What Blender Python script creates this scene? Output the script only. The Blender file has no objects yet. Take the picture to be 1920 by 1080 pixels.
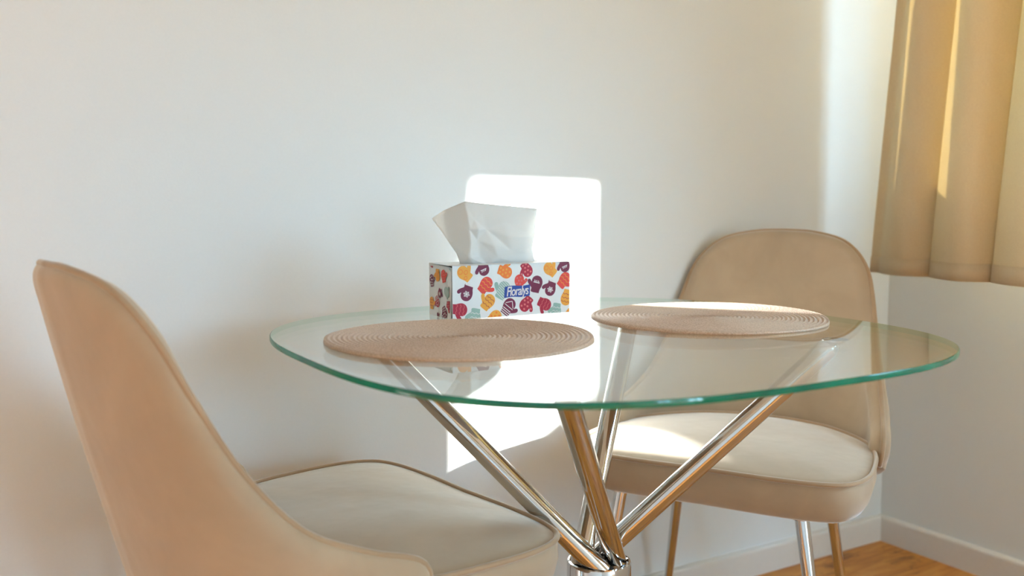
import bpy, bmesh, math, random
from mathutils import Vector, Matrix
random.seed(7)
S = bpy.context.scene
COL = S.collection

# ------------------------------------------------------------------ camera
cam_data = bpy.data.cameras.new('camera')
cam_data.sensor_width = 36.0
cam_data.lens = 1800.0 / 1920.0 * 36.0
cam_data.clip_start = 0.02
cam_data.dof.use_dof = True
cam_data.dof.focus_distance = 1.52
cam_data.dof.aperture_fstop = 3.2
cam = bpy.data.objects.new('camera', cam_data)
COL.objects.link(cam)
PITCH = math.atan(175 / 1800.0)
TH = math.radians(31.3)
fh = Vector((math.sin(TH), math.cos(TH), 0))
RV = Vector((math.cos(TH), -math.sin(TH), 0))
FV = fh * math.cos(PITCH) - Vector((0, 0, 1)) * math.sin(PITCH)
UV = fh * math.sin(PITCH) + Vector((0, 0, 1)) * math.cos(PITCH)
rot = Matrix((RV, UV, -FV)).transposed()
cam.matrix_world = Matrix.Translation((-2.229, -1.690, 0.954)) @ rot.to_4x4()
S.camera = cam

# ------------------------------------------------------------------ light and exposure
S.view_settings.view_transform = 'Standard'
S.view_settings.look = 'None'
S.view_settings.gamma = 1.0
S.view_settings.use_curve_mapping = False
S.view_settings.exposure = 1.52

SUN_STRENGTH = 12.5
SKY_STRENGTH = 9.5
world = bpy.data.worlds.new('world')
S.world = world
world.use_nodes = True
wn = world.node_tree
bg = wn.nodes['Background']
bg.inputs['Strength'].default_value = SKY_STRENGTH
wtc = wn.nodes.new('ShaderNodeTexCoord')
wsp = wn.nodes.new('ShaderNodeSeparateXYZ')
wrp = wn.nodes.new('ShaderNodeValToRGB')
wn.links.new(wtc.outputs['Generated'], wsp.inputs[0])
wmr = wn.nodes.new('ShaderNodeMapRange')
wmr.inputs['From Min'].default_value = -1
wn.links.new(wsp.outputs['Z'], wmr.inputs['Value'])
wn.links.new(wmr.outputs[0], wrp.inputs[0])
cr_ = wrp.color_ramp
cr_.elements[0].position = 0.40
cr_.elements[0].color = (0.30, 0.27, 0.23, 1)      # sunlit ground
cr_.elements[1].position = 1.0
cr_.elements[1].color = (0.36, 0.62, 1.05, 1)
e = cr_.elements.new(0.50); e.color = (0.52, 0.66, 0.74, 1)
e = cr_.elements.new(0.54); e.color = (0.50, 0.88, 1.24, 1)
wn.links.new(wrp.outputs[0], bg.inputs['Color'])

sun_data = bpy.data.lights.new('sun', 'SUN')
sun_data.energy = SUN_STRENGTH
sun_data.color = (1.0, 0.97, 0.95)
sun_data.angle = math.radians(0.9)
sun = bpy.data.objects.new('sun', sun_data)
COL.objects.link(sun)
SUN_A, SUN_C = 0.62, 0.36                          # light travels (-a, 1, -c)
sd = Vector((-SUN_A, 1.0, -SUN_C)).normalized()
sun.rotation_euler = sd.to_track_quat('-Z', 'Y').to_euler()
sun.location = (3, -4, 4)


def portal(name, loc, rot, sx, sy):
    l = bpy.data.lights.new(name, 'AREA')
    l.shape = 'RECTANGLE'; l.size = sx; l.size_y = sy
    l.cycles.is_portal = True
    o = bpy.data.objects.new(name, l)
    o.location = loc; o.rotation_euler = rot
    COL.objects.link(o)
    return o


# curtained window in the right wall; added unseen windows, right and rear, for daylight
WY0, WY1, WZ0, WZ1 = -0.60, -2.55, 1.10, 2.25
WT = 0.24
HC = 2.5
XC, YR = -4.6, -6.9
DY0, DY1, DZ0, DZ1 = -4.85, -6.7, 0.12, 2.35
SX0, SX1, SZ0, SZ1 = -0.95, -0.35, 1.15, 2.35
portal('daylight_window', (WT + .01, (WY0 + WY1) / 2, (WZ0 + WZ1) / 2), (0, math.radians(90), 0), WZ1 - WZ0, WY0 - WY1)
portal('daylight_added_side_window', (WT + .01, (DY0 + DY1) / 2, (DZ0 + DZ1) / 2), (0, math.radians(90), 0), DZ1 - DZ0, DY0 - DY1)
portal('daylight_added_rear_window', ((SX0 + SX1) / 2, YR - WT - .01, (SZ0 + SZ1) / 2), (math.radians(90), 0, 0), SX1 - SX0, SZ1 - SZ0)

# ------------------------------------------------------------------ node helpers
def new_mat(name):
    m = bpy.data.materials.new(name)
    m.use_nodes = True
    nt = m.node_tree
    nt.nodes.clear()
    out = nt.nodes.new('ShaderNodeOutputMaterial')
    return m, nt, out


def pbsdf(nt, color, rough=0.5, metal=0.0, spec=0.5, sheen=0.0, sheen_tint=None):
    b = nt.nodes.new('ShaderNodeBsdfPrincipled')
    b.inputs['Base Color'].default_value = (*color, 1)
    b.inputs['Roughness'].default_value = rough
    b.inputs['Metallic'].default_value = metal
    b.inputs['Specular IOR Level'].default_value = spec
    if sheen:
        b.inputs['Sheen Weight'].default_value = sheen
        b.inputs['Sheen Roughness'].default_value = 0.38
        if sheen_tint:
            b.inputs['Sheen Tint'].default_value = (*sheen_tint, 1)
    return b


def noise(nt, scale, detail=3, rough=0.5, vec=None, dist=0.0):
    n = nt.nodes.new('ShaderNodeTexNoise')
    n.inputs['Scale'].default_value = scale
    n.inputs['Detail'].default_value = detail
    n.inputs['Roughness'].default_value = rough
    n.inputs['Distortion'].default_value = dist
    if vec is not None:
        nt.links.new(vec, n.inputs['Vector'])
    return n


def coords(nt, scale=(1, 1, 1), kind='Object'):
    t = nt.nodes.new('ShaderNodeTexCoord')
    mp = nt.nodes.new('ShaderNodeMapping')
    mp.inputs['Scale'].default_value = scale
    nt.links.new(t.outputs[kind], mp.inputs['Vector'])
    return mp.outputs[0]


def ramp(nt, fac, stops):
    r = nt.nodes.new('ShaderNodeValToRGB')
    el = r.color_ramp.elements
    el[0].position = stops[0][0]; el[0].color = (*stops[0][1], 1)
    el[1].position = stops[-1][0]; el[1].color = (*stops[-1][1], 1)
    for p, c in stops[1:-1]:
        k = el.new(p); k.color = (*c, 1)
    nt.links.new(fac, r.inputs[0])
    return r


def bump(nt, height, strength, dist):
    b = nt.nodes.new('ShaderNodeBump')
    b.inputs['Strength'].default_value = strength
    b.inputs['Distance'].default_value = dist
    nt.links.new(height, b.inputs['Height'])
    return b


def plain(name, color, rough=0.5, metal=0.0, spec=0.5, nscale=40, namt=0.04, bumps=0.0):
    m, nt, out = new_mat(name)
    b = pbsdf(nt, color, rough, metal, spec)
    n = noise(nt, nscale, 4, vec=coords(nt))
    lo = tuple(c * (1 - namt) for c in color); hi = tuple(min(1, c * (1 + namt)) for c in color)
    r = ramp(nt, n.outputs['Fac'], [(0.3, lo), (0.7, hi)])
    nt.links.new(r.outputs[0], b.inputs['Base Color'])
    if bumps:
        bp = bump(nt, n.outputs['Fac'], bumps, 0.002)
        nt.links.new(bp.outputs[0], b.inputs['Normal'])
    nt.links.new(b.outputs[0], out.inputs[0])
    return m


M = {}
M['wall'] = plain('wall_paint', (0.795, 0.808, 0.803), 0.75, spec=0.25, nscale=220, namt=0.008, bumps=0.06)
M['trim'] = plain('baseboard_paint', (0.78, 0.745, 0.70), 0.45, nscale=60, namt=0.01)
M['ceiling'] = plain('ceiling_paint', (0.86, 0.85, 0.83), 0.8, spec=0.2, nscale=150, namt=0.01)
M['frame_white'] = plain('window_frame_white', (0.82, 0.82, 0.8), 0.35)


def make_wood():
    m, nt, out = new_mat('oak_floor')
    b = pbsdf(nt, (0.4, 0.2, 0.07), 0.42, spec=0.4)
    t = nt.nodes.new('ShaderNodeTexCoord')
    mp = nt.nodes.new('ShaderNodeMapping')
    nt.links.new(t.outputs['Object'], mp.inputs['Vector'])
    br = nt.nodes.new('ShaderNodeTexBrick')
    br.offset = 0.37
    br.inputs['Scale'].default_value = 1.0
    br.inputs['Brick Width'].default_value = 1.3
    br.inputs['Row Height'].default_value = 0.19
    br.inputs['Mortar Size'].default_value = 0.0012
    br.inputs['Color1'].default_value = (0.35, 0.35, 0.35, 1)
    br.inputs['Color2'].default_value = (0.65, 0.65, 0.65, 1)
    br.inputs['Mortar'].default_value = (0, 0, 0, 1)
    nt.links.new(mp.outputs[0], br.inputs['Vector'])
    mp2 = nt.nodes.new('ShaderNodeMapping')
    mp2.inputs['Scale'].default_value = (1.6, 11, 1)
    nt.links.new(t.outputs['Object'], mp2.inputs['Vector'])
    n1 = noise(nt, 2.2, 8, 0.62, mp2.outputs[0], 1.4)
    mp3 = nt.nodes.new('ShaderNodeMapping')
    mp3.inputs['Scale'].default_value = (4, 9, 1)
    nt.links.new(t.outputs['Object'], mp3.inputs['Vector'])
    n2 = noise(nt, 1.6, 5, 0.6, mp3.outputs[0], 0.6)
    r1 = ramp(nt, n1.outputs['Fac'], [(0.30, (0.46, 0.165, 0.022)), (0.5, (0.62, 0.26, 0.045)), (0.72, (0.74, 0.36, 0.085))])
    r2 = ramp(nt, n2.outputs['Fac'], [(0.33, (0.42, 0.36, 0.30)), (0.44, (1, 1, 1)), (1, (1, 1, 1))])
    mx = nt.nodes.new('ShaderNodeMixRGB'); mx.blend_type = 'MULTIPLY'; mx.inputs[0].default_value = 0.9
    nt.links.new(r1.outputs[0], mx.inputs[1]); nt.links.new(r2.outputs[0], mx.inputs[2])
    r3 = ramp(nt, br.outputs['Color'], [(0.0, (0.45, 0.4, 0.35)), (0.2, (0.86, 0.86, 0.86)), (1, (1.08, 1.05, 1.0))])
    mx2 = nt.nodes.new('ShaderNodeMixRGB'); mx2.blend_type = 'MULTIPLY'; mx2.inputs[0].default_value = 0.8
    nt.links.new(mx.outputs[0], mx2.inputs[1]); nt.links.new(r3.outputs[0], mx2.inputs[2])
    nt.links.new(mx2.outputs[0], b.inputs['Base Color'])
    bp = bump(nt, n1.outputs['Fac'], 0.15, 0.002)
    nt.links.new(bp.outputs[0], b.inputs['Normal'])
    nt.links.new(b.outputs[0], out.inputs[0])
    return m


M['floor'] = make_wood()


def make_velvet(name, col, piping=False):
    m, nt, out = new_mat(name)
    b = pbsdf(nt, col, 0.85, spec=0.15, sheen=1.0, sheen_tint=(1.0, 0.98, 0.93))
    n = noise(nt, 7, 5, 0.6, coords(nt), 0.5)
    lo = tuple(c * 0.93 for c in col); hi = tuple(min(1, c * 1.05) for c in col)
    r = ramp(nt, n.outputs['Fac'], [(0.35, lo), (0.65, hi)])
    nt.links.new(r.outputs[0], b.inputs['Base Color'])
    n2 = noise(nt, 900, 2, 0.5, coords(nt))
    bp = bump(nt, n2.outputs['Fac'], 0.12, 0.0008)
    n3 = noise(nt, 9, 3, 0.5, coords(nt))
    bp2 = bump(nt, n3.outputs['Fac'], 0.25, 0.01)
    nt.links.new(bp.outputs[0], bp2.inputs['Normal'])
    nt.links.new(bp2.outputs[0], b.inputs['Normal'])
    nt.links.new(b.outputs[0], out.inputs[0])
    return m


M['velvet'] = make_velvet('cream_velvet', (0.48, 0.36, 0.24))
M['piping'] = make_velvet('cream_velvet_piping', (0.45, 0.31, 0.19))


def make_chrome():
    m, nt, out = new_mat('polished_chrome')
    b = pbsdf(nt, (0.62, 0.605, 0.59), 0.05, metal=1.0)
    n = noise(nt, 30, 3, vec=coords(nt))
    r = ramp(nt, n.outputs['Fac'], [(0.3, (0.05, 0.05, 0.05)), (0.7, (0.09, 0.09, 0.09))])
    nt.links.new(r.outputs[0], b.inputs['Roughness'])
    nt.links.new(b.outputs[0], out.inputs[0])
    return m


M['chrome'] = make_chrome()
M['rubber'] = plain('black_rubber', (0.02, 0.02, 0.02), 0.6)
M['pad'] = plain('clear_pad', (0.55, 0.58, 0.55), 0.15, spec=0.6)


def make_glass_face():
    # thin clear pane face: Schlick reflection over slightly green transmission
    m, nt, out = new_mat('table_glass_face')
    geo = nt.nodes.new('ShaderNodeNewGeometry')
    dot = nt.nodes.new('ShaderNodeVectorMath'); dot.operation = 'DOT_PRODUCT'
    nt.links.new(geo.outputs['Normal'], dot.inputs[0]); nt.links.new(geo.outputs['Incoming'], dot.inputs[1])
    ab = nt.nodes.new('ShaderNodeMath'); ab.operation = 'ABSOLUTE'
    nt.links.new(dot.outputs['Value'], ab.inputs[0])
    s1 = nt.nodes.new('ShaderNodeMath'); s1.operation = 'SUBTRACT'; s1.inputs[0].default_value = 1.0
    nt.links.new(ab.outputs[0], s1.inputs[1])
    pw = nt.nodes.new('ShaderNodeMath'); pw.operation = 'POWER'; pw.inputs[1].default_value = 5.0
    nt.links.new(s1.outputs[0], pw.inputs[0])
    ma = nt.nodes.new('ShaderNodeMath'); ma.operation = 'MULTIPLY_ADD'
    ma.inputs[1].default_value = 0.96; ma.inputs[2].default_value = 0.04
    nt.links.new(pw.outputs[0], ma.inputs[0])
    tr = nt.nodes.new('ShaderNodeBsdfTransparent'); tr.inputs[0].default_value = (0.970, 0.990, 0.978, 1)
    gl = nt.nodes.new('ShaderNodeBsdfGlossy'); gl.inputs['Roughness'].default_value = 0.0
    gl.inputs[0].default_value = (1, 1, 1, 1)
    mix = nt.nodes.new('ShaderNodeMixShader')
    nt.links.new(ma.outputs[0], mix.inputs[0]); nt.links.new(tr.outputs[0], mix.inputs[1]); nt.links.new(gl.outputs[0], mix.inputs[2])
    nt.links.new(mix.outputs[0], out.inputs[0])
    return m


def make_glass_edge():
    m, nt, out = new_mat('table_glass_edge')
    b = pbsdf(nt, (0.0, 0.20, 0.125), 0.04, spec=0.8)
    n = noise(nt, 9, 3, 0.6, coords(nt))
    r = ramp(nt, n.outputs['Fac'], [(0.35, (0.0, 0.055, 0.045)), (0.65, (0.0, 0.24, 0.145))])
    nt.links.new(r.outputs[0], b.inputs['Base Color'])
    tl = nt.nodes.new('ShaderNodeBsdfTranslucent'); tl.inputs[0].default_value = (0.0, 0.30, 0.16, 1)
    mix = nt.nodes.new('ShaderNodeMixShader'); mix.inputs[0].default_value = 0.28
    nt.links.new(b.outputs[0], mix.inputs[1]); nt.links.new(tl.outputs[0], mix.inputs[2])
    # seen from inside the pane the rim is clear
    geo = nt.nodes.new('ShaderNodeNewGeometry')
    tr = nt.nodes.new('ShaderNodeBsdfTransparent'); tr.inputs[0].default_value = (0.55, 0.80, 0.68, 1)
    mx = nt.nodes.new('ShaderNodeMixShader')
    nt.links.new(geo.outputs['Backfacing'], mx.inputs[0]); nt.links.new(mix.outputs[0], mx.inputs[1]); nt.links.new(tr.outputs[0], mx.inputs[2])
    nt.links.new(mx.outputs[0], out.inputs[0])
    return m


M['glass_face'] = make_glass_face()
M['glass_edge'] = make_glass_edge()


def make_pane():
    m, nt, out = new_mat('window_pane')
    tr = nt.nodes.new('ShaderNodeBsdfTransparent'); tr.inputs[0].default_value = (0.93, 0.95, 0.94, 1)
    gl = nt.nodes.new('ShaderNodeBsdfGlossy'); gl.inputs['Roughness'].default_value = 0.0
    mix = nt.nodes.new('ShaderNodeMixShader'); mix.inputs[0].default_value = 0.06
    nt.links.new(tr.outputs[0], mix.inputs[1]); nt.links.new(gl.outputs[0], mix.inputs[2])
    nt.links.new(mix.outputs[0], out.inputs[0])
    return m


M['pane'] = make_pane()


def make_curtain():
    m, nt, out = new_mat('beige_curtain_cloth')
    b = pbsdf(nt, (0.88, 0.70, 0.46), 0.85, spec=0.12, sheen=0.15)
    v = coords(nt, (1, 1, 1))
    w = noise(nt, 260, 2, 0.5, coords(nt, (1, 1, 2.2)))
    r = ramp(nt, w.outputs['Fac'], [(0.3, (0.85, 0.665, 0.43)), (0.7, (0.92, 0.745, 0.50))])
    nt.links.new(r.outputs[0], b.inputs['Base Color'])
    n = noise(nt, 14, 4, 0.55, coords(nt, (1, 1, 0.5)), 0.6)
    bp = bump(nt, n.outputs['Fac'], 0.35, 0.006)
    bp0 = bump(nt, w.outputs['Fac'], 0.12, 0.0006)
    nt.links.new(bp0.outputs[0], bp.inputs['Normal'])
    nt.links.new(bp.outputs[0], b.inputs['Normal'])
    tl = nt.nodes.new('ShaderNodeBsdfTranslucent'); tl.inputs[0].default_value = (0.80, 0.72, 0.46, 1)
    mix = nt.nodes.new('ShaderNodeMixShader'); mix.inputs[0].default_value = 0.24
    nt.links.new(b.outputs[0], mix.inputs[1]); nt.links.new(tl.outputs[0], mix.inputs[2])
    nt.links.new(mix.outputs[0], out.inputs[0])
    return m


M['curtain'] = make_curtain()


def make_straw():
    m, nt, out = new_mat('woven_straw')
    b = pbsdf(nt, (0.6, 0.43, 0.28), 0.55, spec=0.4, sheen=0.3)
    n = noise(nt, 420, 3, 0.6, coords(nt))
    n2 = noise(nt, 8, 3, 0.6, coords(nt))
    r = ramp(nt, n.outputs['Fac'], [(0.25, (0.46, 0.31, 0.21)), (0.5, (0.62, 0.45, 0.32)), (0.75, (0.74, 0.57, 0.43))])
    r2 = ramp(nt, n2.outputs['Fac'], [(0.3, (0.88, 0.86, 0.84)), (0.7, (1, 1, 1))])
    mx = nt.nodes.new('ShaderNodeMixRGB'); mx.blend_type = 'MULTIPLY'; mx.inputs[0].default_value = 1
    nt.links.new(r.outputs[0], mx.inputs[1]); nt.links.new(r2.outputs[0], mx.inputs[2])
    nt.links.new(mx.outputs[0], b.inputs['Base Color'])
    bp = bump(nt, n.outputs['Fac'], 0.3, 0.0008)
    nt.links.new(bp.outputs[0], b.inputs['Normal'])
    nt.links.new(b.outputs[0], out.inputs[0])
    return m


M['straw'] = make_straw()


def make_tissue():
    m, nt, out = new_mat('tissue_paper')
    b = pbsdf(nt, (0.93, 0.92, 0.90), 0.9, spec=0.1)
    n = noise(nt, 55, 4, 0.6, coords(nt))
    bp = bump(nt, n.outputs['Fac'], 0.25, 0.002)
    nt.links.new(bp.outputs[0], b.inputs['Normal'])
    tl = nt.nodes.new('ShaderNodeBsdfTranslucent'); tl.inputs[0].default_value = (0.93, 0.92, 0.89, 1)
    mix = nt.nodes.new('ShaderNodeMixShader'); mix.inputs[0].default_value = 0.45
    nt.links.new(b.outputs[0], mix.inputs[1]); nt.links.new(tl.outputs[0], mix.inputs[2])
    nt.links.new(mix.outputs[0], out.inputs[0])
    return m


M['tissue'] = make_tissue()
M['card'] = plain('white_card', (0.80, 0.82, 0.81), 0.45, nscale=90, namt=0.01)
M['gap_shade'] = plain('gap_shade_card', (0.10, 0.06, 0.045), 0.8)  # dark colour stands in for the shade inside the flap gap
M['p_yellow'] = plain('print_yellow', (0.86, 0.38, 0.035), 0.45)
M['p_orange'] = plain('print_orange', (0.87, 0.20, 0.015), 0.45)
M['p_red'] = plain('print_red', (0.76, 0.055, 0.035), 0.45)
M['p_crimson'] = plain('print_crimson', (0.42, 0.004, 0.035), 0.45)
M['p_purple'] = plain('print_purple', (0.17, 0.004, 0.045), 0.45)
M['p_teal'] = plain('print_teal', (0.30, 0.47, 0.41), 0.45)
M['p_white'] = plain('print_white', (0.80, 0.76, 0.74), 0.45)
M['p_pink'] = plain('print_pink', (0.72, 0.16, 0.16), 0.45)
M['p_blue'] = plain('print_blue', (0.010, 0.055, 0.33), 0.4)
PK = ['p_yellow', 'p_orange', 'p_red', 'p_crimson', 'p_purple', 'p_teal', 'p_white', 'p_pink']

# ------------------------------------------------------------------ object helpers
def tag(o, label=None, cat=None, group=None, kind=None):
    if label: o['label'] = label
    if cat: o['category'] = cat
    if group: o['group'] = group
    if kind: o['kind'] = kind
    return o


def mesh_obj(name, verts, faces, mats, parent=None, smooth=True, mi=None, autosmooth=None):
    me = bpy.data.meshes.new(name)
    me.from_pydata([tuple(v) for v in verts], [], faces)
    me.validate()
    for m in (mats if isinstance(mats, (list, tuple)) else [mats]):
        me.materials.append(m)
    if mi:
        for p, k in zip(me.polygons, mi):
            p.material_index = k
    if smooth:
        me.polygons.foreach_set('use_smooth', [True] * len(me.polygons))
    if autosmooth is not None:
        me.set_sharp_from_angle(angle=math.radians(autosmooth))
    me.update()
    o = bpy.data.objects.new(name, me)
    COL.objects.link(o)
    if parent is not None:
        o.parent = parent
    return o


def empty(name, loc, rz=0.0):
    o = bpy.data.objects.new(name, None)
    o.empty_display_size = 0.05
    o.location = loc
    o.rotation_euler = (0, 0, rz)
    COL.objects.link(o)
    return o


class MB:
    def __init__(s):
        s.v = []; s.f = []; s.m = []

    def add(s, verts, faces, mi=0):
        b = len(s.v)
        s.v += [tuple(p) for p in verts]
        s.f += [tuple(i + b for i in f) for f in faces]
        s.m += [mi] * len(faces)

    def box(s, x0, x1, y0, y1, z0, z1, mi=0):
        x0, x1 = sorted((x0, x1)); y0, y1 = sorted((y0, y1)); z0, z1 = sorted((z0, z1))
        v = [(x0, y0, z0), (x1, y0, z0), (x1, y1, z0), (x0, y1, z0), (x0, y0, z1), (x1, y0, z1), (x1, y1, z1), (x0, y1, z1)]
        f = [(0, 3, 2, 1), (4, 5, 6, 7), (0, 1, 5, 4), (1, 2, 6, 5), (2, 3, 7, 6), (3, 0, 4, 7)]
        s.add(v, f, mi)

    def tube(s, pts, rad, n=20, closed=False, mi=0, cap=True):
        pts = [Vector(p) for p in pts]
        N = len(pts)
        rads = rad if isinstance(rad, (list, tuple)) else [rad] * N
        prev = None
        rings = []
        for i, p in enumerate(pts):
            if closed:
                t = pts[(i + 1) % N] - pts[(i - 1) % N]
            else:
                t = pts[min(i + 1, N - 1)] - pts[max(i - 1, 0)]
            t.normalize()
            if prev is None:
                a = Vector((0, 0, 1)) if abs(t.z) < .9 else Vector((1, 0, 0))
                u = t.cross(a).normalized()
            else:
                u = (prev - t * prev.dot(t)).normalized()
            prev = u
            w = t.cross(u)
            rings.append([p + (u * math.cos(2 * math.pi * k / n) + w * math.sin(2 * math.pi * k / n)) * rads[i] for k in range(n)])
        v = [q for r in rings for q in r]
        f = []
        for i in range(N if closed else N - 1):
            j = (i + 1) % N
            for k in range(n):
                f.append((i * n + k, i * n + (k + 1) % n, j * n + (k + 1) % n, j * n + k))
        if not closed and cap:
            f.append(tuple(range(n))[::-1]); f.append(tuple((N - 1) * n + k for k in range(n)))
        s.add(v, f, mi)

    def lathe(s, prof, n=48, mi=0, c=(0, 0, 0)):
        # prof: list of (r, z) ; closes at r==0
        v = []; f = []
        idx = []
        for r, z in prof:
            if r < 1e-7:
                idx.append([len(v)] * n); v.append((c[0], c[1], c[2] + z))
            else:
                st = len(v)
                v += [(c[0] + r * math.cos(2 * math.pi * k / n), c[1] + r * math.sin(2 * math.pi * k / n), c[2] + z) for k in range(n)]
                idx.append([st + k for k in range(n)])
        for a, b in zip(idx, idx[1:]):
            for k in range(n):
                q = [a[k], a[(k + 1) % n], b[(k + 1) % n], b[k]]
                q2 = []
                for i in q:
                    if i not in q2: q2.append(i)
                if len(q2) > 2: f.append(tuple(q2))
        s.add(v, f, mi)

    def build(s, name, mats, parent=None, smooth=True, autosmooth=None, bevel=None):
        o = mesh_obj(name, s.v, s.f, mats, parent, smooth, s.m, autosmooth)
        if bevel:
            md = o.modifiers.new('bevel', 'BEVEL'); md.width = bevel; md.segments = 3; md.limit_method = 'ANGLE'
            md.harden_normals = False
        return o


def catmull(P, n=12):
    P = [Vector(p) for p in P]
    Q = [2 * P[0] - P[1]] + P + [2 * P[-1] - P[-2]]
    o = []
    for i in range(1, len(Q) - 2):
        a, b, c, d = Q[i - 1:i + 3]
        for k in range(n):
            t = k / n
            o.append(.5 * (2 * b + (c - a) * t + (2 * a - 5 * b + 4 * c - d) * t * t + (3 * b - a - 3 * c + d) * t ** 3))
    o.append(P[-1].copy())
    return o


def resample(P, n):
    L = [0.0]
    for a, b in zip(P, P[1:]): L.append(L[-1] + (b - a).length)
    out = []; j = 0
    for k in range(n):
        s = L[-1] * k / (n - 1)
        while j < len(P) - 2 and L[j + 1] < s: j += 1
        t = (s - L[j]) / max(L[j + 1] - L[j], 1e-9)
        out.append(P[j].lerp(P[j + 1], min(max(t, 0), 1)))
    return out


# ------------------------------------------------------------------ the room
m = MB(); m.box(XC - WT, WT, YR - WT, .2, -.12, 0)
tag(m.build('floor', M['floor'], smooth=False), kind='structure')
m = MB(); m.box(XC - WT, WT, YR - WT, .2, HC, HC + .12)
tag(m.build('ceiling', M['ceiling'], smooth=False), kind='structure')
m = MB(); m.box(XC - WT, WT, 0, .2, 0, HC)
tag(m.build('wall_left', M['wall'], smooth=False), kind='structure')
m = MB()
m.box(XC - WT, XC, YR - WT, 0, 0, HC)
tag(m.build('wall_far', M['wall'], smooth=False), kind='structure')
m = MB()                                            # right wall with the curtained window and an added opening for sun bounce
m.box(0, WT, 0, WY0, 0, HC)
m.box(0, WT, WY0, WY1, 0, WZ0); m.box(0, WT, WY0, WY1, WZ1, HC)
m.box(0, WT, WY1, DY0, 0, HC); m.box(0, WT, DY0, DY1, 0, DZ0); m.box(0, WT, DY0, DY1, DZ1, HC)
m.box(0, WT, DY1, YR - WT, 0, HC)
tag(m.build('wall_right', M['wall'], smooth=False), kind='structure')
m = MB()
m.box(XC, SX0, YR - WT, YR, 0, HC); m.box(SX1, 0, YR - WT, YR, 0, HC)
m.box(SX0, SX1, YR - WT, YR, 0, SZ0); m.box(SX0, SX1, YR - WT, YR, SZ1, HC)
tag(m.build('wall_rear', M['wall'], smooth=False), kind='structure')


def skirting(name, a, b, nrm):
    a = Vector(a); b = Vector(b); nv = Vector(nrm)
    prof = [(0, 0), (.016, 0), (.016, .062), (.0145, .0665), (.010, .069), (0, .070)]
    v = []; f = []
    for p in (a, b):
        for d, z in prof: v.append(p + nv * d + Vector((0, 0, z)))
    k = len(prof)
    for i in range(k): f.append((i, (i + 1) % k, k + (i + 1) % k, k + i))
    f.append(tuple(range(k))[::-1]); f.append(tuple(range(k, 2 * k)))
    o = mesh_obj(name, v, f, M['trim'], smooth=False)
    tag(o, kind='structure')


skirting('baseboard_left', (XC, 0, 0), (0, 0, 0), (0, -1, 0))
skirting('baseboard_right', (0, 0, 0), (0, YR, 0), (-1, 0, 0))
skirting('baseboard_far', (XC, YR, 0), (XC, 0, 0), (1, 0, 0))
skirting('baseboard_rear', (XC, YR, 0), (0, YR, 0), (0, 1, 0))


def glazing(name, x0, x1, ya, yb, z0, z1, bars, fw=.055, turn=False):
    m = MB()
    m.box(x0, x1, ya, ya - fw, z0, z1); m.box(x0, x1, yb, yb + fw, z0, z1)
    m.box(x0, x1, ya, yb, z0, z0 + .03); m.box(x0, x1, ya, yb, z1 - fw, z1)
    for b in bars: m.box(x0, x1, b + .035, b - .035, z0, z1)
    if turn:
        m.v = [(-y, x, z) for x, y, z in m.v]
    w = tag(m.build(name, M['frame_white'], smooth=False), kind='structure')
    xm = (x0 + x1) / 2
    m = MB(); m.box(xm - .002, xm + .002, ya - fw, yb + fw, z0 + .03, z1 - fw)
    if turn:
        m.v = [(-y, x, z) for x, y, z in m.v]
    m.build('pane', M['pane'], w, smooth=False)


glazing('window_1', .13, .19, WY0, WY1, WZ0, WZ1, [-1.12])
glazing('added_rear_window', YR - .19, YR - .13, -SX0, -SX1, SZ0, SZ1, [-(SX0 + SX1) / 2], turn=True)  # added out of view to let more sky light in
glazing('added_side_window', .13, .19, DY0, DY1, DZ0, DZ1, [(DY0 + DY1) / 2])  # added out of view so sun on the floor bounces warm light

# ------------------------------------------------------------------ chairs
RIM = [(-.3957, 0, .8734), (-.386, .0659, .870), (-.3645, .1374, .851), (-.3365, .1844, .8026), (-.3036, .2067, .731),
       (-.2572, .2219, .6452), (-.1945, .2414, .5705), (-.1212, .2567, .5332), (-.0525, .2683, .5086), (-.0400, .268, .4740), (-.0540, .2630, .4500)]
SEAT_Z = .478


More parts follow.
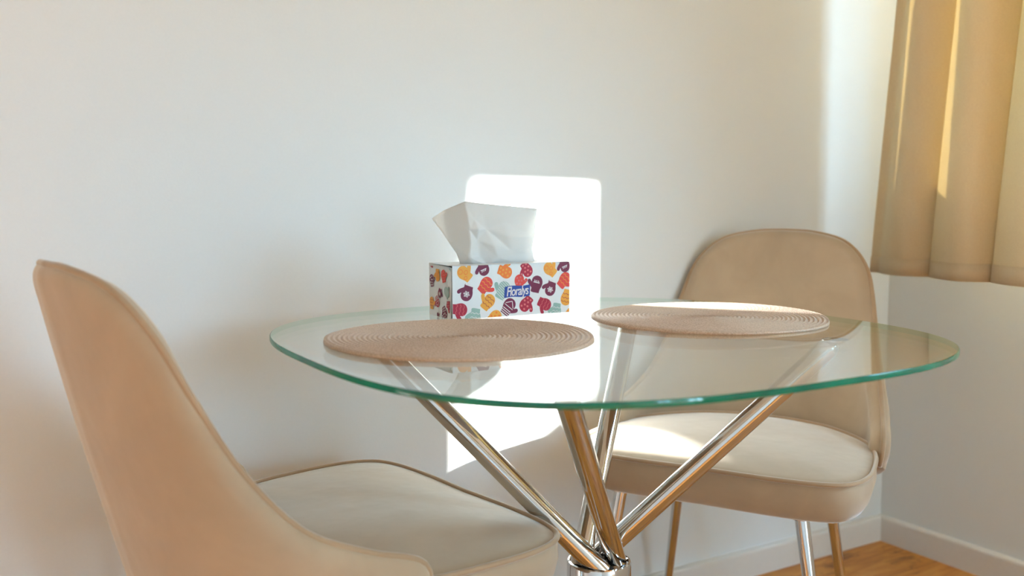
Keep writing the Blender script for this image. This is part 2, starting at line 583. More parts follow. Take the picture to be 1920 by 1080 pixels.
def build_chair(loc, rz, label):
    root = empty('dining_chair', loc, rz)
    tag(root, label, 'chair')
    n = 72
    Rr = resample(catmull(RIM, 16), n)
    # bottom edge of the shell, spine to tip
    B = [Vector(p) for p in [(-.275, 0, .402), (-.270, .07, .402), (-.252, .13, .402), (-.218, .183, .402), (-.165, .223, .407), (-.105, .245, .422), (-.0540, .2630, .4500)]]
    Br = resample(catmull(B, 12), n)
    NT = 56
    cols = []
    for i in range(n):
        c = []
        for j in range(NT + 1):
            t = 1 - (1 - j / NT) ** 2.2
            p = Br[i].lerp(Rr[i], t)
            s = i / (n - 1)
            bul = math.sin(math.pi * min(1, t)) * (0.004 * (1 - s) ** 1.0)
            # the back bows outwards behind the sitter
            p = p + Vector((-bul, 0, 0)) + Vector((0, 1, 0)) * math.sin(math.pi * t) * .012 * math.sin(math.pi * s)
            c.append(p)
        cols.append(c)
    # mirror: columns from -side to +side
    full = [[Vector((p.x, -p.y, p.z)) for p in c] for c in cols[:0:-1]] + cols
    W = len(full)
    rim_full = [c[-1] for c in full]

    def nrm(i, j):
        a = full[min(i + 1, W - 1)][j] - full[max(i - 1, 0)][j]
        b = full[i][min(j + 1, NT)] - full[i][max(j - 1, 0)]
        v = a.cross(b)
        return v.normalized() if v.length > 1e-12 else Vector((0, 1, 0))

    def rim_dist(p, i):
        best = 9.0
        for k in range(max(0, i - 14), min(W - 1, i + 14)):
            a, b = rim_full[k], rim_full[k + 1]
            ab = b - a
            t = max(0.0, min(1.0, (p - a).dot(ab) / max(ab.length_squared, 1e-12)))
            best = min(best, (p - a - ab * t).length)
        return best
    nr = []
    for i in range(W):
        r = []
        for j in range(NT + 1):
            v = nrm(i, j)
            p = full[i][j]
            # outward = away from the seat centre
            if v.dot(Vector((p.x - .05, p.y, 0))) < 0: v = -v
            r.append(v)
        nr.append(r)
    # stabilise the narrow ends
    for i in list(range(3)) + list(range(W - 3, W)):
        for j in range(NT + 1):
            nr[i][j] = nr[3 if i < 3 else W - 4][j].copy()
    HO, HI = .014, .024
    vo = []; vi = []
    for i in range(W):
        for j in range(NT + 1):
            p = full[i][j]
            d = rim_dist(p, i) if j < NT else 0.0
            q = min(1.0, d / .024)
            k = math.sqrt(max(0, 1 - (1 - q) ** 2))
            t = 1 - (1 - j / NT) ** 2.2
            kb = min(1.0, (t + .03) / .10)
            kb = math.sqrt(max(0, 1 - (1 - kb) ** 2))
            vo.append(p + nr[i][j] * HO * k * (0.25 + .75 * kb))
            vi.append(p - nr[i][j] * HI * k)
    K = (NT + 1)
    faces = []
    nb = W * K
    for i in range(W - 1):
        for j in range(NT):
            a, b, c, d = i * K + j, (i + 1) * K + j, (i + 1) * K + j + 1, i * K + j + 1
            faces.append((a, b, c, d))
            faces.append((nb + a, nb + d, nb + c, nb + b))
        faces.append((i * K, nb + i * K, nb + (i + 1) * K, (i + 1) * K))
    bo = mesh_obj('backrest', vo + vi, faces, M['velvet'], root)
    bmx = bmesh.new(); bmx.from_mesh(bo.data)
    bmesh.ops.remove_doubles(bmx, verts=bmx.verts, dist=.0002)
    bmesh.ops.recalc_face_normals(bmx, faces=bmx.faces)
    bmx.to_mesh(bo.data); bmx.free()
    bo.data.polygons.foreach_set('use_smooth', [True] * len(bo.data.polygons))
    m = MB()
    rp = resample(rim_full, 240)
    m.tube(rp, .0048, 10)
    m.build('piping', M['piping'], bo)

    # seat
    H = [(.215, 0), (.218, .1146), (.211, .2030), (.187, .2500), (.128, .2700), (.040, .268), (-.03, .258), (-.1009, .235), (-.165, .185), (-.21, .13), (-.235, .06), (-.242, 0)]
    half = resample(catmull([Vector((x, y, 0)) for x, y in H], 12), 64)
    out = half[:-1] + [Vector((p.x, -p.y, 0)) for p in half[:0:-1]]
    N = len(out)

    def inset(d):
        r = []
        for i in range(N):
            t = (out[(i + 1) % N] - out[i - 1]).normalized()
            nn = Vector((t.y, -t.x, 0))
            r.append(out[i] - nn * d)
        return r
    rings = []
    zt = SEAT_Z
    side = [(.048, .402), (.026, .404), (.012, .411), (.004, .424), (-.002, .448), (-.001, .464), (.001, zt - .004), (.004, zt - .001)]
    v = []; f = []
    for d, z in side:
        r = inset(d)
        v += [Vector((p.x, p.y, z + (0.0))) for p in r]
    # crowned top, shrinking towards the centre
    cx = -.01
    ns = 14
    for k in range(1, ns + 1):
        s = 1 - k / (ns + .0)
        r = inset(.004)
        h = .021 * (1 - s ** 2.6) ** .9
        if s < 1e-6:
            v.append(Vector((cx, 0, zt + h)))
        else:
            v += [Vector((cx + (p.x - cx) * s, p.y * s, zt - .001 + h)) for p in r]
    nr_ = len(side) + ns - 1
    for a in range(nr_ - 1):
        for i in range(N):
            f.append((a * N + i, a * N + (i + 1) % N, (a + 1) * N + (i + 1) % N, (a + 1) * N + i))
    last = (nr_ - 1) * N
    for i in range(N): f.append((last + i, last + (i + 1) % N, len(v) - 1))
    f.append(tuple(range(N))[::-1])
    so = mesh_obj('seat', v, f, M['velvet'], root)
    bmx = bmesh.new(); bmx.from_mesh(so.data)
    bmesh.ops.recalc_face_normals(bmx, faces=bmx.faces)
    bmx.to_mesh(so.data); bmx.free()
    m = MB()
    m.tube([Vector((p.x, p.y, zt - .001)) for p in inset(.0)], .0042, 10, closed=True)
    m.build('piping', M['piping'], so)
    # legs
    for (a, b) in (((.15, .165), (.20, .235)), ((.15, -.17), (.21, -.215)), ((-.145, .15), (-.24, .195)), ((-.15, -.15), (-.235, -.215))):
        A = Vector((a[0], a[1], .402)); Bv = Vector((b[0], b[1], 0.0))
        m = MB()
        pts = [A.lerp(Bv, t) for t in (0, .02, .5, .975, .975, 1)]
        m.tube(pts[:4], [.0125, .0125, .0105, .0085], 28)
        lg = m.build('leg', M['chrome'], root, autosmooth=40)
        m = MB()
        m.tube([A.lerp(Bv, .972), A.lerp(Bv, .985), Bv + Vector((0, 0, .0))], [.0098, .0105, .0105], 20)
        m.build('foot_cap', M['rubber'], lg, autosmooth=40)
        for t_ in (0,):
            m = MB()
            m.lathe([(0, .003), (.024, .003), (.024, 0), (0, 0)], 24, c=(a[0], a[1], .3975))
            m.build('mounting_plate', M['chrome'], lg, autosmooth=40)
    return root


CH1 = build_chair((-1.721, -.391, 0), math.radians(8.09), 'cream velvet dining chair in the left foreground seen from behind, tucked under the glass table')
CH2 = build_chair((-.911, -.349, 0), math.radians(210.03), 'cream velvet dining chair in the corner beneath the curtain, its seat facing the camera')

# ------------------------------------------------------------------ table
TX, TY, TZ = -1.380, -.549, 0.75
table = empty('dining_table', (TX, TY, 0))
tag(table, 'glass topped dining table with crossing chrome tube legs in front of the white wall', 'table')


def superell(a, b, n, N=256, off=0.0):
    P = []
    for k in range(N):
        t = 2 * math.pi * k / N
        c, s = math.cos(t), math.sin(t)
        x = a * math.copysign(abs(c) ** (2 / n), c); y = b * math.copysign(abs(s) ** (2 / n), s)
        P.append((x, y))
    return P


GN = 320
base = superell(.450, .4375, 2.95, 2000)
pv = [Vector((x - .003, y + .004, 0)) for x, y in base]; pv.append(pv[0].copy())
pl = resample(pv, GN + 1)[:-1]


def off_ring(d):
    r = []
    for i in range(GN):
        t = (pl[(i + 1) % GN] - pl[i - 1]).normalized()
        nn = Vector((t.y, -t.x, 0))
        r.append(pl[i] - nn * d)
    return r


GT = .008
prof = [(.0016, 0), (.0005, .0005), (0, .0016), (0, GT / 2), (0, GT - .0016), (.0005, GT - .0005), (.0016, GT)]
v = []; f = []; mi = []
for d, z in prof:
    v += [Vector((p.x, p.y, TZ - GT + z)) for p in off_ring(d)]
for a in range(len(prof) - 1):
    for i in range(GN):
        f.append((a * GN + i, a * GN + (i + 1) % GN, (a + 1) * GN + (i + 1) % GN, (a + 1) * GN + i)); mi.append(1)
f.append(tuple(range(GN))[::-1]); mi.append(0)
f.append(tuple((len(prof) - 1) * GN + i for i in range(GN))); mi.append(0)
gt = mesh_obj('tabletop', v, f, [M['glass_face'], M['glass_edge']], table, smooth=True, mi=mi, autosmooth=35)
for p_ in gt.data.polygons:
    if len(p_.vertices) > 8: p_.use_smooth = False
gt['label'] = 'clear glass top with a green rounded edge'

# tubes, hub-top point -> glass point (relative to the table centre)
tops = [(-.286, .191), (-.204, -.190), (.204, .190), (.286, -.191)]
hubs = [(-.018, -.019), (.022, -.013), (-.024, .013), (.018, .020)]
HZ = .40
for (tx, ty), (hx, hy) in zip(tops, hubs):
    T = Vector((tx, ty, TZ - GT - .004)); Hh = Vector((hx, hy, HZ)); d = (T - Hh).normalized()
    m = MB()
    start = Hh - d * .012
    end = T - d * .0
    L = [start, end - d * .022, end - d * .012, end - d * .005, end - d * .001]
    m.tube([start, Hh, start.lerp(end, .5), end - d * .016, end - d * .008, end - d * .003, end], [.016, .016, .016, .016, .0145, .011, .006], 36)
    tb = m.build('upper_tube', M['chrome'], table, autosmooth=60)
    m = MB(); m.lathe([(0, 0), (.017, 0), (.019, .0015), (.019, .004), (0, .004)], 32, c=(tx, ty, TZ - GT - .004))
    m.build('glass_pad', M['chrome'], tb, autosmooth=40)
    # lower tube to the floor, crossing to the opposite side
    lo = MB()
    foot = Vector((-tx * 1.0, -ty * 1.0, .012)); hb = Vector((hx * .8, hy * .8, .30))
    lo.tube([hb, foot], .016, 28)
    lt = lo.build('lower_tube', M['chrome'], table, autosmooth=60)
    m = MB(); m.lathe([(0, 0), (.022, 0), (.022, .012), (.017, .016), (0, .016)], 28, c=(foot.x, foot.y, 0))
    m.build('foot_cap', M['rubber'], lt, autosmooth=40)

m = MB()
HR = .049
m.lathe([(HR - .004, .29), (HR, .294), (HR, HZ - .004), (HR - .0015, HZ), (HR - .004, HZ + .001), (HR - .006, HZ - .003), (0, HZ - .003)], 72, c=(0, 0, 0))
m.lathe([(0, .29), (HR - .004, .29)], 72)
hub = m.build('hub', M['chrome'], table, autosmooth=40)
for (x, y) in ((0.0, 0.0), (-.002, -.026), (.004, .030), (-.035, -.010)):
    m = MB()
    m.lathe([(0, .0012), (.0065, .0012), (.0075, 0)], 24, c=(x, y, HZ - .0032))
    m.build('bolt_hole', M['rubber'], hub, autosmooth=40)


# ------------------------------------------------------------------ placemats
def placemat(loc, rz, label, seed, R_=.190):
    rnd = random.Random(seed)
    NR = 27
    per = 6
    NA = 300
    v = []; f = []
    rad = []
    steps = NR * per
    r0 = .002
    ph = [rnd.uniform(0, 6.28) for _ in range(4)]
    for k in range(steps + 1):
        r = r0 + (R_ - r0) * k / steps
        for a in range(NA):
            th = 2 * math.pi * a / NA
            rr = r * (1 + .004 * math.sin(3 * th + ph[0]) + .002 * math.sin(7 * th + ph[1]))
            frac = k / per + a / NA                # spiral phase
            z = .0030 + .0021 * abs(math.sin(math.pi * frac)) + .00025 * math.sin(110 * th + 40 * (frac // 1))
            z += .0012 * (r / R_) ** 2 * (1 + math.sin(2 * th + ph[2]))
            if k == 0: z = .0015
            if k == steps: z = .0028
            v.append((rr * math.cos(th), rr * math.sin(th), z))
    for k in range(steps):
        for a in range(NA):
            f.append((k * NA + a, (k + 1) * NA + a, (k + 1) * NA + (a + 1) % NA, k * NA + (a + 1) % NA))
    top = len(v)
    for a in range(NA):
        th = 2 * math.pi * a / NA
        v.append((v[steps * NA + a][0], v[steps * NA + a][1], .0006))
    for a in range(NA):
        f.append((steps * NA + a, top + a, top + (a + 1) % NA, steps * NA + (a + 1) % NA))
    f.append(tuple(top + a for a in range(NA))[::-1])
    o = mesh_obj('placemat', v, f, M['straw'])
    o.location = loc; o.rotation_euler = (0, 0, rz)
    tag(o, label, 'placemat')
    return o


placemat((-1.592, -.502, TZ), .3, 'round woven straw placemat in front of the tissue box, nearest the left chair', 3)
placemat((-1.135, -.512, TZ), 1.9, 'round woven straw placemat laid in front of the corner chair', 5, .192)

# ------------------------------------------------------------------ tissue box
BW, BD, BH = .2265, .090, .0885
brz = math.atan2(-.319 + .311, -1.278 + 1.504)
tbx = empty('tissue_box', (-1.504, -.311, TZ), brz)
tag(tbx, 'white cardboard tissue box printed with red, orange and purple mittens, on the glass table', 'tissue box')
m = MB()
t_ = .0012
m.box(0, BW, 0, t_, 0, BH)                                     # front panel
m.box(0, BW, BD - t_, BD, 0, BH)                               # back
m.box(BW - t_, BW, t_, BD - t_, 0, BH)                         # right end
m.box(0, BW, t_, BD - t_, 0, t_)                               # bottom
# top with an oval opening made of a ring of quads
ocx, ocy, oa, ob = BW * .49, BD * .49, .077, .020
NO = 64
tv = []; tf = []
for k in range(NO):
    a = 2 * math.pi * k / NO
    c, s_ = math.cos(a), math.sin(a)
    kk = min((BW / 2) / max(abs(c), 1e-6), ((BD - .0) / 2) / max(abs(s_), 1e-6))
    px = ocx + c * kk; py = ocy + s_ * kk
    tv.append((px, py, BH)); tv.append((ocx + oa * c, ocy + ob * s_, BH))
    tv.append((px, py, BH - t_)); tv.append((ocx + oa * c, ocy + ob * s_, BH - t_))
for k in range(NO):
    a = 4 * k; b = 4 * ((k + 1) % NO)
    tf += [(a, b, b + 1, a + 1), (a + 2, a + 3, b + 3, b + 2), (a + 1, b + 1, b + 3, a + 3)]
m.add(tv, tf)
carton = m.build('carton', M['card'], tbx, smooth=False)
# the end flap at the left, sprung slightly inwards with a dark gap
m = MB()
fv = [(-.0002, .0045, 0), (-.0002, BD, 0), (-.0002, BD, BH), (.0030, .0065, BH - .0025), (.0042, .0055, BH * .5)]
v8 = []
for (x, y, z) in [(-.0005, .0055, 0), (-.0005, BD, 0), (-.0005, BD, BH), (-.0003, BD * .62, BH), (.0022, .0075, BH - .0035), (.0012, .0065, BH * .5)]:
    v8.append((x, y, z)); v8.append((x + .001, y, z))
m.add([v8[i] for i in range(12)], [(0, 2, 4, 6, 8, 10)[::-1], (1, 3, 5, 7, 9, 11), (0, 1, 3, 2), (2, 3, 5, 4), (4, 5, 7, 6), (6, 7, 9, 8), (8, 9, 11, 10), (10, 11, 1, 0)])
flap = m.build('end_flap', M['card'], tbx, smooth=False)
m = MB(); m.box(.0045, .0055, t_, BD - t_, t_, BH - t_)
m.build('gap_shade_sheet', M['gap_shade'], tbx, smooth=False)  # dark sheet painted as the shade behind the sprung flap

MIT = [(-.26, -.50), (.24, -.50), (.27, -.27), (.33, -.20), (.46, -.10), (.58, .04), (.60, .17), (.52, .25), (.43, .22), (.34, .12), (.33, .28), (.26, .43), (.12, .53),
       (-.04, .55), (-.20, .49), (-.32, .35), (-.37, .15), (-.35, -.05), (-.28, -.27)]


def clip(poly, x0, x1, y0, y1):
    def side(poly, inside, inter):
        o = []
        for i in range(len(poly)):
            a, b = poly[i - 1], poly[i]
            if inside(b):
                if not inside(a): o.append(inter(a, b))
                o.append(b)
            elif inside(a): o.append(inter(a, b))
        return o
    def ix(c): return lambda a, b: (c, a[1] + (b[1] - a[1]) * (c - a[0]) / (b[0] - a[0]))
    def iy(c): return lambda a, b: (a[0] + (b[0] - a[0]) * (c - a[1]) / (b[1] - a[1]), c)
    for ins, it in ((lambda p: p[0] >= x0, ix(x0)), (lambda p: p[0] <= x1, ix(x1)), (lambda p: p[1] >= y0, iy(y0)), (lambda p: p[1] <= y1, iy(y1))):
        if poly: poly = side(poly, ins, it)
    return poly


def mitten(mb, place, cx, cy, size, ang, flip, col, deco, lim, wx=1.0):
    ca, sa = math.cos(math.radians(ang)), math.sin(math.radians(ang))

    def T(pts):
        o = []
        for x, y in pts:
            if flip: x = -x
            x *= 1.12
            X = (x * ca - y * sa) * size * wx + cx; Y = (x * sa + y * ca) * size + cy
            o.append((X, Y))
        return clip(o, *lim)

    def put(pts, mat, lev):
        q = T(pts)
        if len(q) >= 3:
            mb.add([place(x, y, .00012 * lev) for x, y in q], [tuple(range(len(q)))], PK.index(mat))
    # smooth outline
    P = catmull([Vector((x, y, 0)) for x, y in MIT] + [Vector((*MIT[0], 0))], 3)
    body = [(p.x, p.y) for p in P[:-1]]
    # split into fan-safe convex-ish parts: thumb and palm
    put([(x, y) for x, y in body], col, 1)

    def bar(x0, y0, x1, y1, w, mat):
        dx, dy = x1 - x0, y1 - y0
        l = math.hypot(dx, dy) or 1
        nx, ny = -dy / l * w / 2, dx / l * w / 2
        put([(x0 + nx, y0 + ny), (x0 - nx, y0 - ny), (x1 - nx, y1 - ny), (x1 + nx, y1 + ny)], mat, 2)

    def dot(x, y, r, mat):
        put([(x + r * math.cos(a * .7854), y + r * math.sin(a * .7854)) for a in range(8)], mat, 2)
    if deco == 'snow':
        for a in (0, 60, 120):
            c, s = math.cos(math.radians(a)) * .21, math.sin(math.radians(a)) * .21
            bar(-c, .12 - s, c, .12 + s, .05, 'p_white')
        for a in range(30, 360, 60): dot(.14 * math.cos(math.radians(a)), .12 + .14 * math.sin(math.radians(a)), .03, 'p_white')
        bar(-.27, -.46, .25, -.46, .10, 'p_teal' if False else 'p_white')
    if deco == 'dots':
        mt = {'p_yellow': 'p_orange', 'p_orange': 'p_yellow', 'p_red': 'p_pink', 'p_crimson': 'p_pink', 'p_purple': 'p_white', 'p_teal': 'p_white'}[col]
        for x, y in ((-.18, .3), (.08, .36), (-.05, .1), (-.2, -.1), (.16, .08), (.05, -.15), (.44, .08), (-.12, -.34), (.12, -.36)): dot(x, y, .07, mt)
    if deco == 'zig':
        mt = {'p_yellow': 'p_crimson', 'p_orange': 'p_yellow', 'p_red': 'p_yellow', 'p_crimson': 'p_pink', 'p_purple': 'p_pink', 'p_teal': 'p_white'}[col]
        for yy in (-.22, .04, .28):
            xs = [-.30, -.18, -.06, .06, .18, .28]
            for k in range(5):
                bar(xs[k], yy + (.06 if k % 2 else -.02), xs[k + 1], yy + (-.02 if k % 2 else .06), .03, mt)
    if deco == 'stripe':
        for yy in (-.42, -.30, -.18): bar(-.27, yy, .26, yy, .045, 'p_white')
        bar(-.3, .02, .3, .02, .04, 'p_white')
        bar(-.28, .10, .0, .42, .04, 'p_white'); bar(0, .42, .28, .10, .04, 'p_white')
    if deco == 'hatch':
        for k in range(-3, 5): bar(-.34, k * .12 - .1, .30, k * .12 + .08, .03, 'p_white')
    if deco == 'swirl':
        for x, y, r in ((-.1, .3, .14), (.1, .0, .12), (-.14, -.22, .10)):
            for k in range(10):
                a0, a1 = k * .628, (k + 1) * .628
                bar(x + r * math.cos(a0), y + r * math.sin(a0), x + r * math.cos(a1), y + r * math.sin(a1), .035, 'p_orange')
    if deco == 'rein':
        for x in (-.1, .02, .14): bar(x - .05, .12, x + .03, .26, .05, 'p_white')
        bar(-.18, .12, .22, .12, .05, 'p_white')


def front_uv(cx, cy):
    # crop pixel (4.5x view of the front panel) -> metres on the panel
    u = (cx - 312) / (1293 - 312)
    # slight perspective along the panel
    u = u * (1.0 + .045 * (1 - u))
    top = 572 + (545 - 572) * u; bot = 1040 + (975 - 1040) * u
    return u * BW, (bot - cy) / (bot - top) * BH


m = MB()
FR = [(405, 640, 150, 48, 0, 'p_yellow', 'swirl'), (548, 590, 140, 200, 0, 'p_purple', 'rein'), (722, 625, 145, -110, 1, 'p_orange', 'dots'),
      (905, 608, 140, -150, 0, 'p_crimson', 'dots'), (1112, 612, 145, 48, 0, 'p_yellow', 'swirl'), (1240, 570, 140, 200, 0, 'p_purple', 'rein'),
      (565, 742, 155, -42, 0, 'p_red', 'zig'), (422, 800, 150, 160, 0, 'p_purple', 'snow'), (705, 788, 165, -30, 1, 'p_teal', 'hatch'),
      (845, 715, 130, 0, 0, 'p_red', 'dots'), (990, 738, 155, -14, 1, 'p_purple', 'rein'), (1117, 768, 145, 160, 0, 'p_purple', 'snow'),
      (1240, 705, 155, -42, 0, 'p_red', 'zig'), (1262, 848, 150, 165, 1, 'p_yellow', 'zig'), (585, 888, 150, -40, 1, 'p_yellow', 'zig'),
      (752, 930, 160, -38, 0, 'p_purple', 'stripe'), (902, 902, 150, 142, 1, 'p_crimson', 'dots'), (1060, 905, 145, -118, 0, 'p_crimson', 'zig'),
      (362, 950, 150, -100, 0, 'p_crimson', 'zig'), (482, 1010, 150, 170, 0, 'p_teal', 'zig'), (635, 1022, 150, -60, 0, 'p_yellow', 'dots'),
      (1168, 960, 140, 170, 0, 'p_teal', 'zig'), (1290, 980, 100, -60, 0, 'p_yellow', 'dots')]
lim = (0.0004, BW - .0004, .0004, BH - .0004)
for (cx, cy, sz, an, fl, co, de) in FR:
    u, w = front_uv(cx, cy)
    # thin stacked ink layers sit proud of the card
    lift = .00008 + .0002 * (FR.index((cx, cy, sz, an, fl, co, de)) % 3) * .15
    mitten(m, (lambda x, y, z: (x, -z - lift, y)), u, w, .77 * sz / 982 * BW, an, fl, co, de, lim)
pf = m.build('printed_pattern', [M[k] for k in PK], carton, smooth=False)
m = MB()
EN = [(160, 655, 130, 180, 0, 'p_yellow', 'swirl'), (222, 665, 130, 15, 0, 'p_red', 'dots'), (97, 705, 130, 10, 0, 'p_purple', 'dots'), (185, 805, 110, 165, 1, 'p_purple', 'snow'),
      (255, 805, 120, 40, 0, 'p_teal', 'hatch'), (95, 895, 130, 0, 0, 'p_yellow', 'zig'), (157, 880, 120, -150, 0, 'p_crimson', 'stripe'), (235, 975, 130, -150, 0, 'p_purple', 'dots'),
      (100, 572, 60, 200, 0, 'p_crimson', 'x'), (165, 1000, 60, 20, 0, 'p_purple', 'x'), (282, 915, 120, -100, 0, 'p_crimson', 'dots'), (290, 585, 90, 30, 0, 'p_teal', 'x')]
for (cx, cy, sz, an, fl, co, de) in EN:
    u = 1 - (cx - 62) / (292 - 62)
    top = 556 + 14 * (1 - u); bot = 990 + 48 * (1 - u)
    y_ = .0075 + u * (BD - .0075); z_ = (bot - cy) / (bot - top) * BH
    li = (.0085, BD - .0004, .0004, BH - .0045)

    def pl_end(x, y, z):
        # follow the sprung flap surface
        k = max(0, 1 - (x - .0065) / (BD * .6)) * (y / BH)
        return (-.0006 + .0026 * k ** 1.2 - z - .0008, x, y)
    mitten(m, pl_end, y_, z_, .80 * sz / 460 * BH, -an, 1 - fl, co, de, li)
m.build('printed_pattern', [M[k] for k in PK], flap, smooth=False)

# logo badge: blue wavy flag with white lettering
lm = MB()
lu0, lz0 = front_uv(718, 850)
lu1, lz1 = front_uv(932, 735)
NL = 20
lv = []
for k in range(NL + 1):
    t = k / NL
    x = lu0 + (lu1 - lu0) * t
    mid = (lz0 + lz1) / 2 + (t - .5) * .0022
    wv = .0010 * math.sin(2 * math.pi * t)
    lv.append((x - (.0006 if k == 0 else 0), -.0006, mid - .0100 + wv)); lv.append((x + .0006, -.0006, mid + .0088 + wv + .0004 * t))
lm.add(lv, [(2 * k, 2 * k + 2, 2 * k + 3, 2 * k + 1) for k in range(NL)])
badge = lm.build('logo_badge', M['p_blue'], carton, smooth=False)
fc = bpy.data.curves.new('logo_text', 'FONT')
fc.body = 'Floralys'
fc.size = .0165
fc.shear = .22
fc.space_character = .88
fc.align_x = 'CENTER'; fc.align_y = 'CENTER'
fc.extrude = .00005
fc.offset = .00018
fo = bpy.data.objects.new('tmp_text', fc)
COL.objects.link(fo)
dg = bpy.context.evaluated_depsgraph_get()
me = bpy.data.meshes.new_from_object(fo.evaluated_get(dg))
bpy.data.objects.remove(fo)
me.materials.clear(); me.materials.append(M['p_white'])
xs = [vv.co.x for vv in me.vertices]; sc = (lu1 - lu0) * .87 / (max(xs) - min(xs))
lt = bpy.data.objects.new('logo_lettering', me)
COL.objects.link(lt); lt.parent = badge
lt.location = ((lu0 + lu1) / 2 + .0002, -.00075, (lz0 + lz1) / 2 - .0004)
lt.rotation_euler = (math.radians(90), -math.radians(2.5), 0)
lt.scale = (sc, sc * 1.4, 1)

# the tissue pulled up through the slot


# creased sheet: facets between hand-placed points (x along the box, depth, height above the glass)
TP = [
    (.040, .050, .083), (.058, .036, .084), (.085, .034, .083), (.118, .038, .084), (.150, .040, .084), (.181, .043, .085),     # 0-5 at the slot
    (.034, .052, .104), (.047, .030, .100), (.070, .040, .099), (.100, .030, .098), (.135, .037, .101), (.178, .044, .103),     # 6-11
    (.024, .060, .122), (.048, .027, .124), (.064, .036, .128), (.092, .026, .118), (.128, .034, .109), (.174, .040, .112),     # 12-17
    (.014, .072, .143), (.046, .028, .146), (.060, .022, .146), (.082, .037, .146), (.120, .027, .133), (.177, .037, .132),     # 18-23
    (.002, .084, .164), (.043, .031, .170), (.056, .030, .163), (.074, .034, .172), (.116, .032, .158), (.179, .036, .156),     # 24-29
    (.020, .070, .179), (.040, .036, .193), (.060, .034, .190), (.086, .033, .188), (.128, .033, .184), (.180, .034, .180),     # 30-35
]
tv = [Vector(p) for p in TP]
tf = []
for r in range(5):
    for c in range(5):
        a_ = r * 6 + c
        if (r + c) % 2: tf += [(a_, a_ + 1, a_ + 6), (a_ + 1, a_ + 7, a_ + 6)]
        else: tf += [(a_, a_ + 1, a_ + 7), (a_, a_ + 7, a_ + 6)]
# the ply behind, folding back from the top edge and the wing
bk = len(tv)
tv += [Vector((.044, .056, .083)), Vector((.110, .054, .083)), Vector((.170, .052, .084)), Vector((.030, .078, .140)), Vector((.100, .060, .140)), Vector((.168, .052, .142))]
tf += [(bk, bk + 1, bk + 4), (bk, bk + 4, bk + 3), (bk + 1, bk + 2, bk + 5), (bk + 1, bk + 5, bk + 4), (bk + 3, bk + 4, 30), (30, bk + 4, 31), (31, bk + 4, 33), (33, bk + 4, bk + 5), (33, bk + 5, 35)]
ts = mesh_obj('tissue', tv, tf, M['tissue'])
bmx = bmesh.new(); bmx.from_mesh(ts.data)
bmesh.ops.recalc_face_normals(bmx, faces=bmx.faces)
bmx.to_mesh(ts.data); bmx.free()
for lv_ in range(1):
    sb = ts.modifiers.new('soft_creases', 'SUBSURF'); sb.levels = 3; sb.render_levels = 3
ca_ = ts.data.attributes.new('crease_edge', 'FLOAT', 'EDGE')
for e_, q in zip(ts.data.edges, ca_.data):
    q.value = 0.62
ts.location = tbx.location; ts.rotation_euler = (0, 0, brz)
tag(ts, 'white paper tissue pulled up out of the printed box', 'tissue')
sm = ts.modifiers.new('sheet', 'SOLIDIFY'); sm.thickness = .0003

# ------------------------------------------------------------------ curtains
def curtain(yfun, zs, us, xfun, name, label, hem=True):
    """zs: list of heights bottom->top; us: 0..1 across; yfun(u, z), xfun(u, z)"""
    v = []; f = []
    NU, NZ = len(us), len(zs)
    for z in zs:
        for u in us:
            y = yfun(u, z)
            zz = z
            v.append((xfun(u, z), y, zz))
    for k in range(NZ - 1):
        for i in range(NU - 1):
            f.append((k * NU + i, k * NU + i + 1, (k + 1) * NU + i + 1, (k + 1) * NU + i))
    o = mesh_obj(name, v, f, M['curtain'])
    s = o.modifiers.new('cloth', 'SOLIDIFY'); s.thickness = .0012; s.offset = 0
    tag(o, label, 'curtain', None)
    return o


def folds(u, z, npl, ph, amp, skew):
    p = 2 * math.pi * npl * u + ph
    return amp * (math.sin(p) + skew * math.sin(2 * p + .4))


CZ0, CZ1 = .762, 2.36
XCUR = -.235
def zl(n=70): return [CZ0 + (CZ1 - CZ0) * k / n for k in range(n + 1)]


NPL = 6.6
# curtain A: from the corner to the gap; unseen free edge shaped to cut off the sunbeam above z 1.41..1.62
def yA(u, z):
    zt = min(1, max(0, (z - CZ0) / (1.43 - CZ0)))
    y0 = -.118 - .044 * zt ** 1.1
    e = -1.182
    k = min(1, max(0, (z - 1.405) / .290))
    e -= .80 * k
    p = 2 * math.pi * NPL * u ** .96 - 1.7
    fade = min(1, 8 * u) * min(1, 10 * (1 - u))
    return y0 + (e - y0) * u + .034 * math.sin(p + 1.1) * (1 - .3 * zt) * fade / (1 + .5 * k)


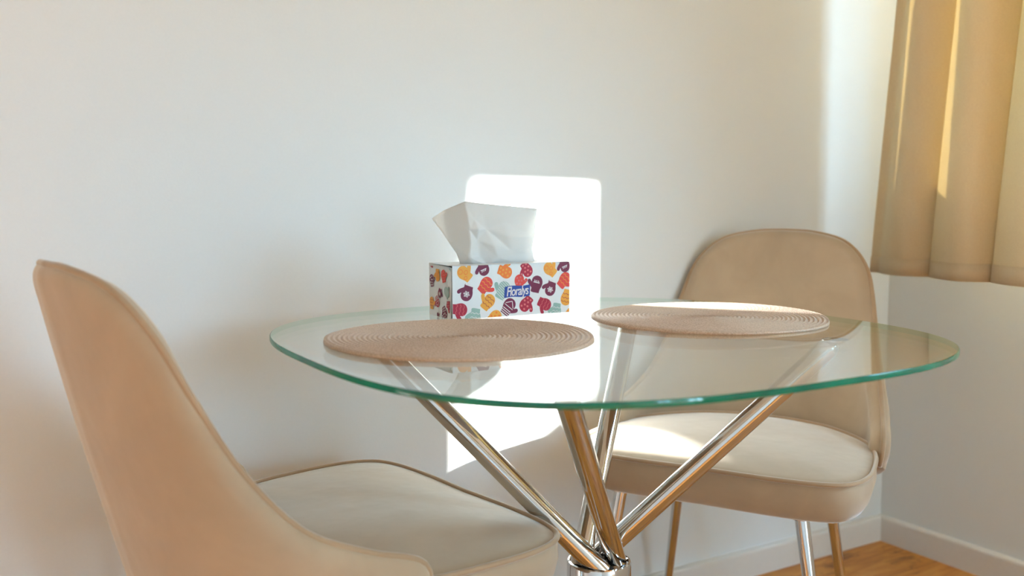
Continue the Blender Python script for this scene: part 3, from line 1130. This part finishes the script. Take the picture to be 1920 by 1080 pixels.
def xA(u, z):
    zt = min(1, max(0, (z - CZ0) / (CZ1 - CZ0)))
    p = 2 * math.pi * NPL * u ** .96 - 1.7
    amp = .040 * (1 - .25 * zt) * min(1, .25 + 6 * u) * min(1, .2 + 8 * (1 - u))
    x = XCUR - amp * math.sin(p - .4) - .009 * math.sin(2 * p + 1 + 1.5 * z) * min(1, 6 * u)
    x -= .005 * math.sin(17 * u + 3 * z)
    return x


NUA = 420
cA = curtain(yA, zl(), [k / NUA for k in range(NUA + 1)], xA, 'curtain', 'beige cotton curtain hanging in folds beside the corner chair')
m = MB()
# hem seam as a raised stitched band following the cloth
v = []; f = []
hz = [CZ0 + .001, CZ0 + .020, CZ0 + .0405]
for z in hz:
    for k in range(NUA + 1):
        u = k / NUA
        v.append((xA(u, z) - .0022, yA(u, z), z))
for r in range(2):
    for k in range(NUA):
        f.append((r * (NUA + 1) + k, r * (NUA + 1) + k + 1, (r + 1) * (NUA + 1) + k + 1, (r + 1) * (NUA + 1) + k))
ho = mesh_obj('hem', v, f, M['curtain'], cA)
s_ = ho.modifiers.new('cloth', 'SOLIDIFY'); s_.thickness = .0008


def yB(u, z): return -1.635 + .10 * min(1, max(0, (z - 1.25) / .4)) - .80 * u + .015 * math.sin(2 * math.pi * 5 * u)
def xB(u, z): return XCUR - .085 - .033 * math.sin(2 * math.pi * 5 * u + 1.3) - .008 * math.sin(2 * math.pi * 10 * u)


cB = curtain(yB, zl(30), [k / 200 for k in range(201)], xB, 'curtain', 'added beige curtain panel, out of view to the right, bounding the sunbeam')  # unseen second panel, added to cut the left side of the sun patch
m = MB()
m.tube([(XCUR, -.06, 2.385), (XCUR, -2.6, 2.385)], .012, 20)
rod = m.build('curtain_rod', M['chrome'], autosmooth=50)
tag(rod, 'chrome rod above the window carrying the beige curtains', 'curtain rod')
for y in (-.10, -1.3, -2.55):
    m = MB(); m.box(XCUR, 0, y - .006, y + .006, 2.379, 2.391); m.box(-.006, 0, y - .02, y + .02, 2.36, 2.41)
    m.build('bracket', M['chrome'], rod, smooth=False)
